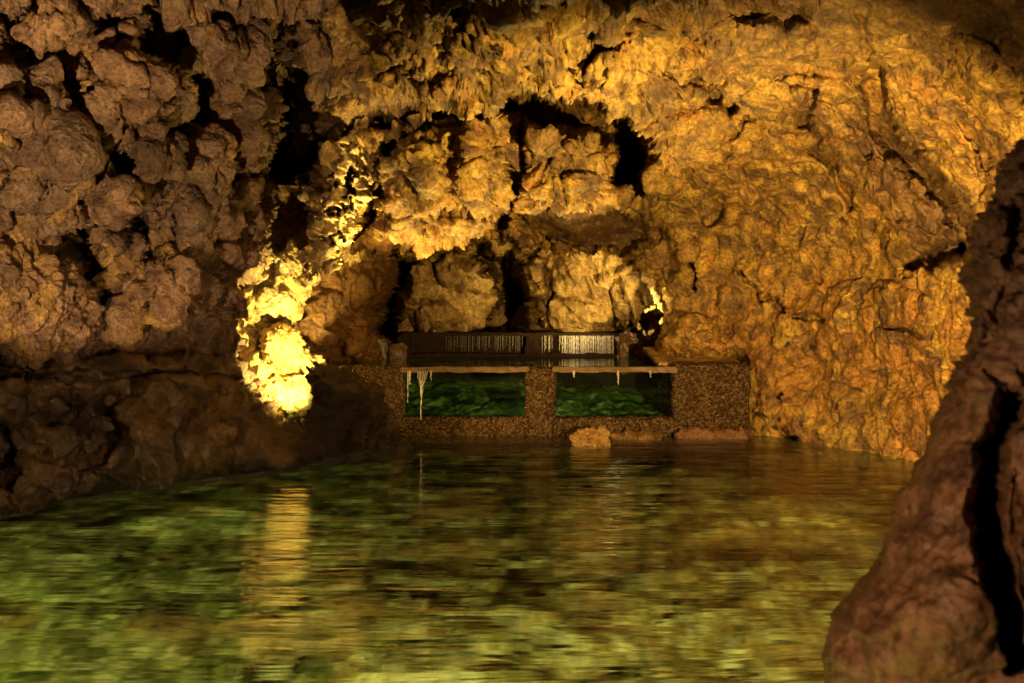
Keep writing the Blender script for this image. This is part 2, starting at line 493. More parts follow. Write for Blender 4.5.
    c_l = mixc(np.tile(GREYB, (len(P), 1)), PINKB, sstep(-.2, .5, n1 + .6 * low))
    c_l = mixc(c_l, OCHRE, sstep(.25, .6, n2 + n3 * .5) * .7)
    c_l = mixc(c_l, UMBER, sstep(.1, .6, -n2) * .7)
    c_r = mixc(np.tile(OCHRE, (len(P), 1)), GOLD, sstep(-.1, .5, n1))
    c_r = mixc(c_r, RUST, sstep(.05, .55, n2 - .2) * .8)
    c_r = mixc(c_r, RUST, sstep(250, 330, Y) * sstep(640, 760, X) * (1 - sstep(.0, .5, n1)) * .7)
    c_r = mixc(c_r, OLIVE, sstep(.2, .5, n3) * .5)
    c_r = mixc(c_r, UMBER, sstep(.22, .55, -n2 + .2 * n1) * .75)
    n4 = fbm(warp(P, .1, 4, 77) * 6.5, 5, gain=.65, seed=78); n5 = fbm(P * .75, 3, seed=79)
    c_r = mixc(c_r, UMBER * .7, sstep(.12, .5, n4 + .5 * n5) * .75)
    c_l = mixc(c_l, UMBER * .6, sstep(.1, .6, n4) * .6)
    lwc = 1 - sstep(285, 335, X + .15 * (Y - 100) + 30 * n2)
    col = c_l * lwc[:, None] + c_r * (1 - lwc)[:, None]
    # dark crusts at top edge and gash; shade painted into unlit recesses and cracks
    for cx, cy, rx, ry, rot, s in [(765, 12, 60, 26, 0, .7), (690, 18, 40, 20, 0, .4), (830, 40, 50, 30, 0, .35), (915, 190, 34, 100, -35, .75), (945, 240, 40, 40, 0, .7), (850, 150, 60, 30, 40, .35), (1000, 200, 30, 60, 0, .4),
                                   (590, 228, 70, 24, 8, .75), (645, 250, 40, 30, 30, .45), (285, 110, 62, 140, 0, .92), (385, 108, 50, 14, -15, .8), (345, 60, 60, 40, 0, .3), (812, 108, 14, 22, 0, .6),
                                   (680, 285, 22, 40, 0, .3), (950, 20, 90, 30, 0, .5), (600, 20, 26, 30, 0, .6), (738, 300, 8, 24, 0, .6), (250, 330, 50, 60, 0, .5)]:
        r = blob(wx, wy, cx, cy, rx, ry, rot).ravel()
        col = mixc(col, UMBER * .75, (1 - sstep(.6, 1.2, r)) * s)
    for cx, cy, r0 in [(780, 399, 5), (786, 342, 3), (805, 345, 3), (823, 364, 3), (857, 390, 3), (840, 407, 3), (763, 417, 3), (780, 420, 3), (900, 380, 3), (768, 430, 4), (792, 432, 4), (870, 372, 3)]:
        r = np.hypot(wx - cx - 3, wy - cy).ravel() / r0
        col = mixc(col, DARK, 1 - sstep(.6, 1.2, r))
    col = np.clip(col * (1 + .25 * n2[:, None]), .01, .8)

    Q = Q[kq]
    cx, cy = X[Q].mean(1), Y[Q].mean(1)
    wob = 14 * np.sin(cx / 31) + 9 * np.sin(cy / 17 + cx / 50)
    left = cx + .3 * (cy - 100) < 325 + wob * .6
    top = (~left) & (cy < 112 + wob * .7 - sstep(640, 1000, cx) * 60)
    right = (~left) & (~top) & (cx + .35 * (cy - 150) > 672 + wob * .5)
    back = ~(left | top | right)
    for nm, mk, mt in (('wall_left', left, M_ROCK), ('ceiling', top, M_WALL), ('wall_back', back, M_WALL), ('wall_right', right, M_WALL)):
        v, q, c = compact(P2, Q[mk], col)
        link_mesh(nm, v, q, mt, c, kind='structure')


# ------------------------------------------------------------------ the chamber behind the opening
def chamber():
    pts = [(230, 200, 14.9), (230, 400, 14.9), (290, 240, 15.0), (290, 360, 15.2), (340, 220, 15.6), (345, 320, 16.2), (372, 360, 16.6), (395, 260, 17.6), (400, 320, 18.2), (404, 400, 18.6),
           (450, 230, 17.6), (450, 290, 18.6), (450, 335, 18.7), (560, 230, 17.2), (560, 290, 18.5), (590, 335, 18.8), (640, 250, 16.8), (640, 300, 17.9), (650, 335, 18.2),
           (690, 300, 16.3), (690, 360, 16.3), (740, 300, 15.4), (740, 370, 15.4), (740, 200, 15.3), (500, 180, 15.6), (600, 190, 15.6), (300, 180, 15), (400, 190, 15.6), (500, 420, 18.9), (700, 420, 16.4)]
    st = 1.5
    xs = np.arange(230, 760, st); ys = np.arange(185, 430, st)
    x, y = np.meshgrid(xs, ys)
    D = tps(pts)(x, y)
    q3 = np.stack([x.ravel() / 18, y.ravel() / 18, 0 * x.ravel()], 1)
    wx = x + 6 * fbm(q3, 3, seed=21).reshape(x.shape); wy = y + 6 * fbm(q3, 3, seed=31).reshape(x.shape)
    for cx, cy, rx, ry, h, rot in [(448, 296, 50, 42, 1.1, -10), (428, 318, 32, 20, .5, 0), (470, 270, 34, 24, .6, 0), (582, 290, 62, 52, 1.1, 0), (560, 320, 50, 22, .4, 0),
                                   (640, 300, 26, 46, .5, 0), (340, 300, 44, 50, .5, 0), (367, 335, 22, 34, .5, 0), (322, 330, 22, 44, .3, 0)]:
        r = blob(wx, wy, cx, cy, rx, ry, rot)
        D = D - h * np.clip(1 - r * r, 0, 1) ** .5
    for poly, w, dep in [([(478, 250), (500, 275), (512, 300), (494, 330)], 17, 3.0), ([(510, 262), (522, 300), (516, 330)], 13, 2.2), ([(405, 262), (394, 300), (386, 330)], 12, 1.6),
                         ([(612, 290), (616, 325)], 3, .5), ([(622, 285), (628, 320)], 3, .5), ([(385, 310), (392, 340)], 10, 1.4), ([(556, 280), (548, 310)], 3, .5)]:
        d, _, _ = seg_dist(wx, wy, poly)
        D = D + dep * (1 - sstep(.4, 1.0, d / w))
    P = world(x.ravel(), y.ravel(), D.ravel())
    Q = grid_quads(*x.shape)
    Nn = vnormals(P, Q)
    if Nn[:, 1].mean() > 0:
        Nn = -Nn
    Nn = calm(Nn, Q, 14)
    W = warp(P, .2, 1.2, 31)
    f1, f2, t1, i1 = worley(W * 1.6, 31)
    g1, g2, t2, i2 = worley(W * 5, 32)
    n = fbm(W * 2.6, 5, gain=.56, seed=33); n2 = fbm(P * 2.0, 4, gain=.6, seed=34)
    P2 = P + Nn * (.18 * t1 + .10 * n + .05 * np.clip(1 - g1, 0, 1) + .05 * fbm(P * .8, 2, seed=35))[:, None]
    X, Y = x.ravel(), y.ravel()
    col = mixc(np.tile(np.array([.40, .28, .10]), (len(P), 1)), CREAM * np.array([1, .9, .7]), sstep(-.2, .6, n2))
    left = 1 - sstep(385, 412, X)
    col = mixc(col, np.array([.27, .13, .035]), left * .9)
    col = mixc(col, UMBER * .7, sstep(.2, .6, fbm(P * 3.1, 4, gain=.6, seed=36)) * .8)
    z = P[:, 2]
    # the foot of the inner wall is darker
    col = mixc(col, DARK, (1 - sstep(.9, 1.35, z)) * sstep(395, 420, X) * .8)
    lq = X[Q].mean(1) < 398
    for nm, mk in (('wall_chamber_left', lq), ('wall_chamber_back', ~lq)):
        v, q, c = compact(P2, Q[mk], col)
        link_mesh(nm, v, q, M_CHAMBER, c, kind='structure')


# ------------------------------------------------------------------ free-standing rocks
def outline_rock(name, poly, depth, T, R, mat, dispf, colf, st=1.4, bulges=(), holes=(), wob=4, wobs=14, back=None, parent=None, seed=0, **props):
    """a closed rock: outline given by sight lines, own depth, front and rear swelling by T metres over R pixels"""
    pa = np.array(poly, float)
    xs = np.arange(pa[:, 0].min() - 12, pa[:, 0].max() + 12, st); ys = np.arange(pa[:, 1].min() - 12, pa[:, 1].max() + 12, st)
    x, y = np.meshgrid(xs, ys)
    q3 = np.stack([x.ravel() / wobs, y.ravel() / wobs, 0 * x.ravel() + seed], 1)
    wx = x + wob * fbm(q3, 3, seed=41).reshape(x.shape); wy = y + wob * fbm(q3, 3, seed=51).reshape(x.shape)
    ins = inside(wx, wy, poly)
    dist, _, _ = seg_dist(wx, wy, poly, closed=True)
    s = np.clip(dist / R, 0, 1)
    prof = np.sqrt(np.clip(1 - (1 - s) ** 2, 0, 1))
    D0 = depth(x, y)
    Df = D0 - T * prof
    for a in bulges:
        r = blob(wx, wy, a[0], a[1], a[2], a[3], a[5] if len(a) > 5 else 0)
        Df = Df - a[4] * np.clip(1 - r * r, 0, 1) ** .5 * np.clip(prof * 1.5, 0, 1)
    for pl, w, dep in holes:
        d, _, _ = seg_dist(wx, wy, pl)
        Df = Df + dep * (1 - sstep(.35, 1.0, d / w)) * np.clip(prof * 1.5, 0, 1)
    Tb = T if back is None else back
    Db = D0 + Tb * prof
    n = x.size
    Q = grid_quads(*x.shape)
    Q = Q[ins.ravel()[Q].all(1)]
    cnt = np.bincount(Q.ravel(), minlength=n)
    border = (cnt > 0) & (cnt < 4)
    Pf = world(x.ravel(), y.ravel(), Df.ravel()); Pb = world(x.ravel(), y.ravel(), Db.ravel())
    V = np.concatenate([Pf, Pb])
    mb = np.arange(n) + n
    mb = np.where(border, np.arange(n), mb)
    Qa = np.concatenate([Q, mb[Q][:, ::-1]])
    V, Qa, _ = compact(V, Qa)
    Nn = vnormals(V, Qa)
    cen = V.mean(0)
    front = Nn[:, 1].copy()
    # outward: the rock's front faces the viewer
    if (Nn[Qa[:len(Q)].ravel(), 1]).mean() > 0:
        Nn = -Nn
    px = V[:, 0] / V[:, 1] * F + HX; py = HY + (EYE - V[:, 2]) / V[:, 1] * F
    Nn = calm(Nn, Qa, 20)
    V2 = V + Nn * dispf(V, px, py)[:, None]
    o = link_mesh(name, V2, Qa, mat, np.clip(colf(V, px, py), .005, .85), parent=parent, **props)
    return o


def craggy(a, b, c, s=1.0, seed=0):
    def f(P, px, py):
        W = warp(warp(P, .15 / s, 1.6 * s, seed), .06 / s, 6 * s, seed + 1)
        f1, f2, t1, i1 = worley(W * f32(2.4 * s), seed + 1); g1, g2, t2, i2 = worley(W * f32(7 * s), seed + 2)
        return (a * (t1 + .3 * np.clip(1 - (f1 / .75) ** 2, 0, 1)) + 1.4 * b * fbm(W * f32(3.6 * s), 6, gain=.58, seed=seed)
                + c * np.clip(1 - (g1 / .75) ** 2, 0, 1)).astype(f32)
    return f


def toned(base, others, seed=0, s=1.0):
    def f(P, px, py):
        c = np.tile(np.array(base), (len(P), 1))
        for i, (cc, fr, lo, hi, w) in enumerate(others):
            c = mixc(c, np.array(cc), sstep(lo, hi, fbm(P * f32(fr * s), 4, gain=.6, seed=seed + 5 * i)) * w)
        return c
    return f


def rocks():
    # low dark bank along the left shore
    pts = [(-150, 360, 6.7), (-150, 600, 7.4), (0, 360, 9.3), (0, 515, 8.5), (0, 560, 9.0), (0, 640, 10.2), (150, 355, 10.4), (150, 487, 9.8), (150, 530, 10.3), (150, 620, 11.4), (235, 365, 11.2), (235, 475, 10.5),
           (300, 430, 11.2), (300, 466, 11.1), (300, 500, 11.5), (300, 620, 12.8), (340, 370, 11.6), (400, 440, 13.3), (400, 600, 13.1), (350, 450, 12.0)]
    t = tps(pts)
    poly = [(-150, 350), (-60, 352), (0, 356), (60, 354), (110, 350), (150, 352), (200, 350), (228, 362), (246, 385), (262, 405), (285, 420), (303, 423), (311, 400), (312, 372),
            (330, 364), (352, 370), (376, 392), (398, 418), (409, 440), (412, 520), (360, 590), (200, 640), (-150, 690)]

    def bank_col(P, px, py):
        c = toned([.17, .11, .05], [((.27, .18, .085), 1.6, -.1, .5, .8), ((.05, .032, .02), 2.2, .05, .4, .8), ((.32, .22, .11), 5, .2, .5, .6)], 80)(P, px, py)
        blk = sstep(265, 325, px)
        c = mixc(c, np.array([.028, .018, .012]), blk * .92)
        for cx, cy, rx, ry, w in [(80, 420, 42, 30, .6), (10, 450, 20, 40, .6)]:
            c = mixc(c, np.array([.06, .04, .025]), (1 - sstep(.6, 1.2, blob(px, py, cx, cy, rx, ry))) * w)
        c = mixc(c, np.array([.04, .03, .018]), 1 - sstep(.02, .16, P[:, 2]))
        return c
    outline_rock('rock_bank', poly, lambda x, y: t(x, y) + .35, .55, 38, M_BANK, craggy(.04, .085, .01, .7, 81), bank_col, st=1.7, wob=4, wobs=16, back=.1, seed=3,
                 bulges=[(175, 425, 60, 50, .4), (120, 440, 50, 44, .4), (45, 392, 22, 30, .35), (8, 398, 26, 30, .3), (205, 440, 30, 34, .3), (60, 480, 70, 26, .3), (260, 450, 40, 30, .2),
                         (100, 368, 120, 10, .3), (210, 380, 46, 14, .3)],
                 holes=[([(60, 410), (100, 425), (90, 445)], 26, .6), ([(0, 440), (8, 480)], 16, .5), ([(-60, 378), (60, 376), (200, 374), (240, 384)], 5, .35)],
                 label='low dark brown rock bank sloping into the pool along the left shore', category='rock bank')

    # formation lit strongly by the hidden lamp
    poly = [(236, 292), (246, 268), (262, 252), (280, 250), (292, 242), (300, 252), (304, 270), (318, 256), (318, 232), (324, 205), (336, 185), (346, 160), (350, 140), (362, 118), (376, 120), (376, 160), (371, 185),
            (358, 214), (346, 240), (336, 262), (318, 282), (302, 304), (296, 322), (300, 345), (316, 352), (326, 368), (316, 382), (315, 400), (314, 424), (290, 424), (268, 410), (256, 385), (240, 358), (231, 325)]
    poly = [(236, 292), (246, 268), (262, 252), (280, 250), (292, 242), (300, 254), (303, 276), (310, 262), (322, 250), (332, 262), (318, 284), (302, 304), (296, 322),
            (304, 345), (316, 352), (326, 368), (316, 382), (315, 400), (314, 424), (290, 424), (268, 410), (256, 385), (240, 358), (231, 325)]

    def bright_col(P, px, py):
        c = toned([.62, .47, .17], [((.70, .60, .30), 3.0, 0, .5, .8), ((.30, .20, .06), 6.0, .1, .5, .75)], 90)(P, px, py)
        # green algae on the wet lower stones
        g = (1 - sstep(.5, 1.1, blob(px, py, 285, 398, 36, 26))) + (1 - sstep(.5, 1.1, blob(px, py, 262, 360, 12, 14)))
        c = mixc(c, np.array([.40, .50, .12]), g * sstep(-.1, .3, fbm(P * 6, 3, seed=95)) * .9)
        return c
    outline_rock('lit_rock_outcrop', poly, lambda x, y: 13.2 + (x - 235) * .012 + (330 - y) * .0015, .3, 22, M_BRIGHT, craggy(.03, .035, .012, 1.3, 91), bright_col, st=1.0, wob=4, wobs=9, seed=5, back=.3,
                 bulges=[(262, 300, 24, 30, .2, 30), (283, 398, 26, 18, .25), (258, 372, 18, 18, .2), (300, 356, 14, 10, .2)],
                 holes=[([(262, 320), (285, 322), (305, 328)], 5, .4), ([(256, 290), (270, 280), (276, 266)], 5, .3), ([(268, 375), (300, 372)], 4, .25), ([(266, 330), (258, 350)], 4, .3)],
                 label='yellow rock outcrop brightly lit by a hidden lamp behind the left bank', category='rock')

    outline_rock('boulder', [(258, 342), (262, 330), (272, 323), (286, 323), (299, 331), (305, 344), (302, 358), (290, 367), (276, 368), (264, 360)], lambda x, y: 13.15 + (x - 260) * .012, .36, 20, M_BRIGHT,
                 craggy(.015, .03, .006, 1.5, 141), toned([.58, .40, .12], [((.66, .52, .22), 3, -.1, .5, .7), ((.36, .22, .07), 6, .15, .5, .7)], 142), st=.9, wob=2, wobs=10, seed=17,
                 label='smooth rounded golden boulder stuck in the middle of the brightly lit outcrop', category='boulder')
    # crusty rib that climbs from the outcrop to the vault
    poly = [(306, 262), (313, 246), (316, 226), (321, 203), (331, 182), (339, 152), (350, 126), (364, 116), (376, 124), (378, 150), (373, 188), (361, 214), (350, 238), (336, 260), (320, 276), (308, 276)]
    outline_rock('lit_rock_rib', poly, lambda x, y: 12.55 + (y - 260) * .002 + (x - 340) * .006, .22, 14, M_BRIGHT, craggy(.04, .05, .03, 1.4, 131),
                 toned([.56, .40, .12], [((.60, .48, .2), 4, 0, .5, .7), ((.2, .12, .05), 4.5, .05, .45, .9)], 132), st=1.0, wob=9, wobs=10, seed=15, back=.5,
                 holes=[([(345, 190), (356, 172)], 6, .5), ([(330, 215), (345, 205)], 5, .4), ([(352, 145), (362, 150)], 5, .4), ([(325, 240), (340, 236)], 3, .3)],
                 label='ragged yellow lit rock rib rising from the bright outcrop up to the vault', category='rock')

    # large blurred rock close to the camera on the right
    poly = [(1120, 80), (1040, 122), (1008, 165), (990, 206), (972, 240), (968, 275), (975, 310), (968, 350), (958, 385), (940, 425), (930, 462), (902, 500), (880, 540), (858, 580), (834, 616),
            (824, 650), (828, 700), (840, 800), (900, 900), (1130, 930)]

    def near_disp(P, px, py):
        up = 1 - sstep(330, 480, py)
        return (craggy(.02, .03, .008, 3, 101)(P, px, py) * (.3 + .7 * up) + .04 * fbm(P * 2.2, 3, seed=104)).astype(f32)

    def near_col(P, px, py):
        c = toned([.27, .145, .075], [((.36, .21, .11), 3.5, -.1, .5, .8), ((.13, .07, .045), 5, .1, .5, .8), ((.33, .22, .14), 9, .2, .5, .5)], 105)(P, px, py)
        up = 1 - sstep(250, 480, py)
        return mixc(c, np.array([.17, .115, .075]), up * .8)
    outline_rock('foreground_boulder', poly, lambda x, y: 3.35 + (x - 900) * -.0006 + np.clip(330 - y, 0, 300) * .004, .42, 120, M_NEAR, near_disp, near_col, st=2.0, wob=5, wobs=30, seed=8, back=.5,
                 bulges=[(940, 560, 90, 120, .10, 20), (1015, 300, 40, 90, .1), (995, 400, 40, 40, .1), (960, 620, 70, 60, .1)],
                 holes=[([(1010, 405), (990, 450), (986, 500), (995, 560), (1008, 620), (1016, 660)], 17, .6), ([(1000, 290), (990, 340)], 9, .12), ([(1016, 210), (1012, 260)], 12, .15),
                        ([(995, 372), (1018, 392)], 9, .12)],
                 label='large reddish brown rock very close on the right rising out of the pool', category='boulder')

    # small stones in the pool
    poly = [(572, 436), (578, 429), (590, 426), (604, 426), (610, 432), (612, 446), (606, 470), (578, 470), (572, 450)]
    outline_rock('pool_stone', poly, lambda x, y: 12.7 + 0 * x, .22, 16, M_WALL, craggy(.012, .025, .006, 2.5, 111), toned([.50, .33, .11], [((.34, .18, .06), 5, 0, .5, .8)], 112), st=.9, wob=2, wobs=8, seed=9,
                 label='small ochre stone poking out of the water below the middle pillar', category='stone')
    for nm, pl, dd, lb, base in [
        ('pool_stone', [(672, 432), (684, 428), (700, 427), (722, 428), (742, 427), (752, 431), (752, 446), (735, 462), (680, 462)], 13.32, 'flat dark reddish stone at the foot of the right pebbled block', [.20, .10, .05]),
        ('pool_stone', [(612, 433), (630, 429), (652, 430), (664, 434), (664, 450), (640, 462), (614, 450)], 13.2, 'low wet brown stone at the waterline under the right window', [.24, .13, .05])]:
        outline_rock(nm, pl, lambda x, y, dd=dd: dd + 0 * x, .14, 12, M_BANK, craggy(.01, .02, .005, 2.5, 113), toned(base, [((.1, .06, .03), 5, 0, .5, .7)], 114), st=1.0, wob=2, wobs=8, seed=10,
                     label=lb, category='stone')
    # boulder standing right of the cascade on the ledge
    poly = [(640, 332), (652, 318), (668, 308), (684, 306), (700, 318), (704, 340), (706, 362), (690, 372), (650, 372), (646, 352)]


rocks_done = shell(), chamber(), rocks()


# ------------------------------------------------------------------ pebbledash basin wall
def pebble_mat():
    m, nt = nodes_mat('pebble_render'); L = nt.links.new
    out = N(nt, 'ShaderNodeOutputMaterial'); b = N(nt, 'ShaderNodeBsdfPrincipled')
    geo = N(nt, 'ShaderNodeNewGeometry')
    v = N(nt, 'ShaderNodeTexVoronoi', i_Scale=34.0); L(geo.outputs['Position'], v.inputs['Vector'])
    r = N(nt, 'ShaderNodeValToRGB')
    e = r.color_ramp.elements; e[0].position = 0; e[0].color = (.045, .026, .012, 1); e[1].position = 1; e[1].color = (.20, .12, .05, 1)
    x = r.color_ramp.elements.new(.5); x.color = (.08, .046, .02, 1)
    sx = N(nt, 'ShaderNodeSeparateColor'); L(v.outputs['Color'], sx.inputs[0]); L(sx.outputs[0], r.inputs[0])
    L(r.outputs[0], b.inputs['Base Color'])
    inv = N(nt, 'ShaderNodeMath', operation='SUBTRACT'); inv.inputs[0].default_value = 1; L(v.outputs['Distance'], inv.inputs[1])
    bp = N(nt, 'ShaderNodeBump', i_Strength=1, i_Distance=.05); L(inv.outputs[0], bp.inputs['Height']); L(bp.outputs[0], b.inputs['Normal'])
    b.inputs['Roughness'].default_value = .27
    L(b.outputs[0], out.inputs[0])
    return m


M_PEB = pebble_mat()
M_COP = simple_mat('wet_coping', (.13, .075, .02), rough=.5, spec=.3, scale=14, bump=.6, dist=.01)
M_DARKCON = simple_mat('dark_wet_concrete', (.022, .011, .006), rough=.8, spec=.2, scale=9, bump=.5, dist=.03)
M_BROWN = simple_mat('brown_stone_block', (.10, .052, .018), rough=.4, scale=7, var=.45, bump=.7, dist=.04)


def pebble_slab(name, x0, x1, z0, z1, yf, yb, r=.06, step=.014, parent=None, amp=.016, mat=None, bev=.03):
    """box with rounded upper corners whose front, sides and top are covered by embedded pebbles"""
    nx, nz = max(4, int((x1 - x0) / step)), max(4, int((z1 - z0) / step)); ny = max(4, int((yb - yf) / (step * 1.5)))
    V = []; Qs = []; off = 0

    def face(o, u, v, nu, nv):
        nonlocal off
        a, b = np.meshgrid(np.linspace(0, 1, nu + 1), np.linspace(0, 1, nv + 1))
        p = np.array(o)[None] + a.ravel()[:, None] * np.array(u)[None] + b.ravel()[:, None] * np.array(v)[None]
        V.append(p); i = np.arange((nu + 1) * (nv + 1)).reshape(nv + 1, nu + 1) + off
        Qs.append(np.stack([i[:-1, :-1], i[:-1, 1:], i[1:, 1:], i[1:, :-1]], -1).reshape(-1, 4)); off += (nu + 1) * (nv + 1)
    w, h, d = x1 - x0, z1 - z0, yb - yf
    face((x0, yf, z0), (w, 0, 0), (0, 0, h), nx, nz)
    face((x1, yf, z0), (0, d, 0), (0, 0, h), ny, nz)
    face((x0, yb, z0), (0, -d, 0), (0, 0, h), ny, nz)
    face((x0, yf, z1), (w, 0, 0), (0, d, 0), nx, ny)
    face((x1, yb, z0), (-w, 0, 0), (0, 0, h), 4, 4)
    face((x0, yb, z0), (w, 0, 0), (0, -d, 0), 4, 4)
    V = np.concatenate(V).astype(f32); Q = np.concatenate(Qs)
    # round the box: pull onto an inner box grown by radius
    R = min(r, w * .4, d * .4, h * .4)
    lo = np.array([x0 + R, yf + R, z0 + R * .2]); hi = np.array([x1 - R, yb - R, z1 - R])
    inner = np.clip(V, lo, hi); dv = V - inner
    ln = np.linalg.norm(dv, axis=1, keepdims=True) + 1e-9
    V = (inner + dv / ln * np.minimum(R, ln)).astype(f32)
    nrm = dv / ln
    f1, f2, _, _ = worley(V * 27, 0)
    V = V + nrm * (amp * np.clip(1 - (f1 / .7) ** 2, 0, 1) + .018 * fbm(V * 3, 3, seed=7))[:, None]
    return link_mesh(name, V, Q, mat or M_PEB, parent=parent)


YW = 13.5
X_ = lambda p, y=YW: (p - HX) / F * y
Z_ = lambda p, y=YW: EYE - (p - HY) / F * y

bw = empty('basin_wall', (.6, YW, -.1), 'pebble coated basin wall with two windows, crossing the pool under the arch', 'wall')
WIN_T, WIN_B = Z_(371.5), Z_(418)
pebble_slab('sill', X_(340), X_(690), -.6, WIN_B, YW - .02, YW + .30, parent=bw)
pebble_slab('pillar', X_(335), X_(403), .0, Z_(367), YW - .03, YW + .30, parent=bw)
pebble_slab('pillar', X_(526), X_(555), .0, Z_(367.5), YW - .06, YW + .30, r=.09, parent=bw)
o = pebble_slab('pillar', X_(674), X_(749), -.5, Z_(364.5), YW - .05, YW + .45, r=.07, parent=bw, amp=.022)
o['label'] = 'wide block at the right end of the wall'


def box_mesh(name, x0, x1, y0, y1, z0, z1, mat, parent=None, bevel=.01, nseg=24, rough=.006, **props):
    """bevelled, slightly uneven bar or block"""
    import bmesh
    bm = bmesh.new()
    bmesh.ops.create_cube(bm, size=1)
    for v in bm.verts:
        v.co = ((x0 + x1) / 2 + v.co.x * (x1 - x0), (y0 + y1) / 2 + v.co.y * (y1 - y0), (z0 + z1) / 2 + v.co.z * (z1 - z0))
    ln = [e for e in bm.edges if abs((e.verts[0].co - e.verts[1].co).x) > .5 * (x1 - x0) and abs((e.verts[0].co - e.verts[1].co).z) < 1e-6 and abs((e.verts[0].co - e.verts[1].co).y) < 1e-6]
    bmesh.ops.bevel(bm, geom=bm.edges[:], offset=min(bevel, (z1 - z0) * .3, (y1 - y0) * .3, (x1 - x0) * .3), segments=2, affect='EDGES')
    for k in range(1, nseg):
        xx = x0 + (x1 - x0) * k / nseg
        bmesh.ops.bisect_plane(bm, geom=bm.verts[:] + bm.edges[:] + bm.faces[:], plane_co=(xx, 0, 0), plane_no=(1, 0, 0))
    nz = max(1, int((z1 - z0) / .08))
    for k in range(1, nz):
        bmesh.ops.bisect_plane(bm, geom=bm.verts[:] + bm.edges[:] + bm.faces[:], plane_co=(0, 0, z0 + (z1 - z0) * k / nz), plane_no=(0, 0, 1))
    co = np.array([v.co[:] for v in bm.verts], f32)
    dd = np.stack([fbm(co * 6, 3, seed=s) for s in (91, 92, 93)], 1) * rough
    for v, q in zip(bm.verts, dd):
        v.co.x += float(q[0]); v.co.y += float(q[1]); v.co.z += float(q[2])
    me = bpy.data.meshes.new(name); bm.to_mesh(me); bm.free()
    me.materials.append(mat)
    o = bpy.data.objects.new(name, me); C.objects.link(o)
    if parent:
        o.parent = parent
    for a, b in props.items():
        o[a] = b
    return o


for a, b in ((400, 529), (552, 677)):
    box_mesh('coping', X_(a), X_(b), YW - .05, YW + .10, WIN_T - .01, Z_(366.8), M_COP, parent=bw, bevel=.012, nseg=60, rough=.014)

# glass of the two windows
m, nt = nodes_mat('window_glass'); L = nt.links.new
out = N(nt, 'ShaderNodeOutputMaterial'); tr = N(nt, 'ShaderNodeBsdfTransparent'); gl = N(nt, 'ShaderNodeBsdfGlossy')
tr.inputs[0].default_value = (.80, .93, .80, 1); gl.inputs['Roughness'].default_value = .04
fr = N(nt, 'ShaderNodeFresnel', i_IOR=1.45); mx = N(nt, 'ShaderNodeMixShader')
L(fr.outputs[0], mx.inputs[0]); L(tr.outputs[0], mx.inputs[1]); L(gl.outputs[0], mx.inputs[2]); L(mx.outputs[0], out.inputs[0])
M_GLASS = m
for a, b in ((402, 527), (554, 675)):
    box_mesh('glass_pane', X_(a), X_(b), YW + .16, YW + .18, WIN_B - .03, WIN_T + .03, M_GLASS, parent=bw, bevel=.003, nseg=2, rough=0)

for o in list(C.objects):
    if o.parent is bw:
        o.matrix_parent_inverse = bw.matrix_world.inverted()
        o.matrix_parent_inverse.translation = (-bw.location.x, -bw.location.y, -bw.location.z)


def reparent_fix(root):
    for o in list(C.objects):
        if o.parent is root:
            o.matrix_parent_inverse.identity()
            o.matrix_parent_inverse.translation = (-root.location.x, -root.location.y, -root.location.z)


reparent_fix(bw)

# ------------------------------------------------------------------ ledge on the left & right of upper pool, cascade weir
Y2 = 17.4
wr = empty('weir', (0, Y2, .85), 'dark low concrete weir with two openings at the back of the upper pool', 'weir')
xx = lambda p: X_(p, Y2)
zz = lambda p: Z_(p, Y2)
box_mesh('beam', xx(401), xx(658), Y2 - .02, Y2 + .28, zz(336), zz(332.8), M_DARKCON, parent=wr, bevel=.015, nseg=50, rough=.02)
box_mesh('foot', xx(401), xx(658), Y2 - .10, Y2 + .28, .0, zz(353.5), M_DARKCON, parent=wr, bevel=.02, nseg=40, rough=.03)
box_mesh('pier', xx(525), xx(541), Y2 - .06, Y2 + .28, .7, zz(335), M_DARKCON, parent=wr, bevel=.02, nseg=6, rough=.03)
box_mesh('pier', xx(398), xx(410), Y2 - .06, Y2 + .28, .7, zz(335), M_DARKCON, parent=wr, bevel=.02, nseg=6, rough=.03)
box_mesh('end_block', xx(615), xx(659), Y2 - .25, Y2 + .28, .6, zz(332.5), M_BROWN, parent=wr, bevel=.05, nseg=20, rough=.05)
box_mesh('rear_panel', xx(401), xx(620), Y2 + .30, Y2 + .40, .6, zz(334), M_DARKCON, parent=wr, bevel=.01, nseg=20, rough=.02)
reparent_fix(wr)
# stub posts to the left of the weir
for a, b, tp, lb in ((371, 387, 338, 'square brown stone post left of the weir, nearer the cave wall'), (389, 406, 344, 'square brown stone post touching the left end of the weir')):
    o = box_mesh('stone_post', X_(a, 16.6), X_(b, 16.6), 16.6, 16.9, .5, Z_(tp, 16.6), M_BROWN, bevel=.03, nseg=6, rough=.03, label=lb, category='post')

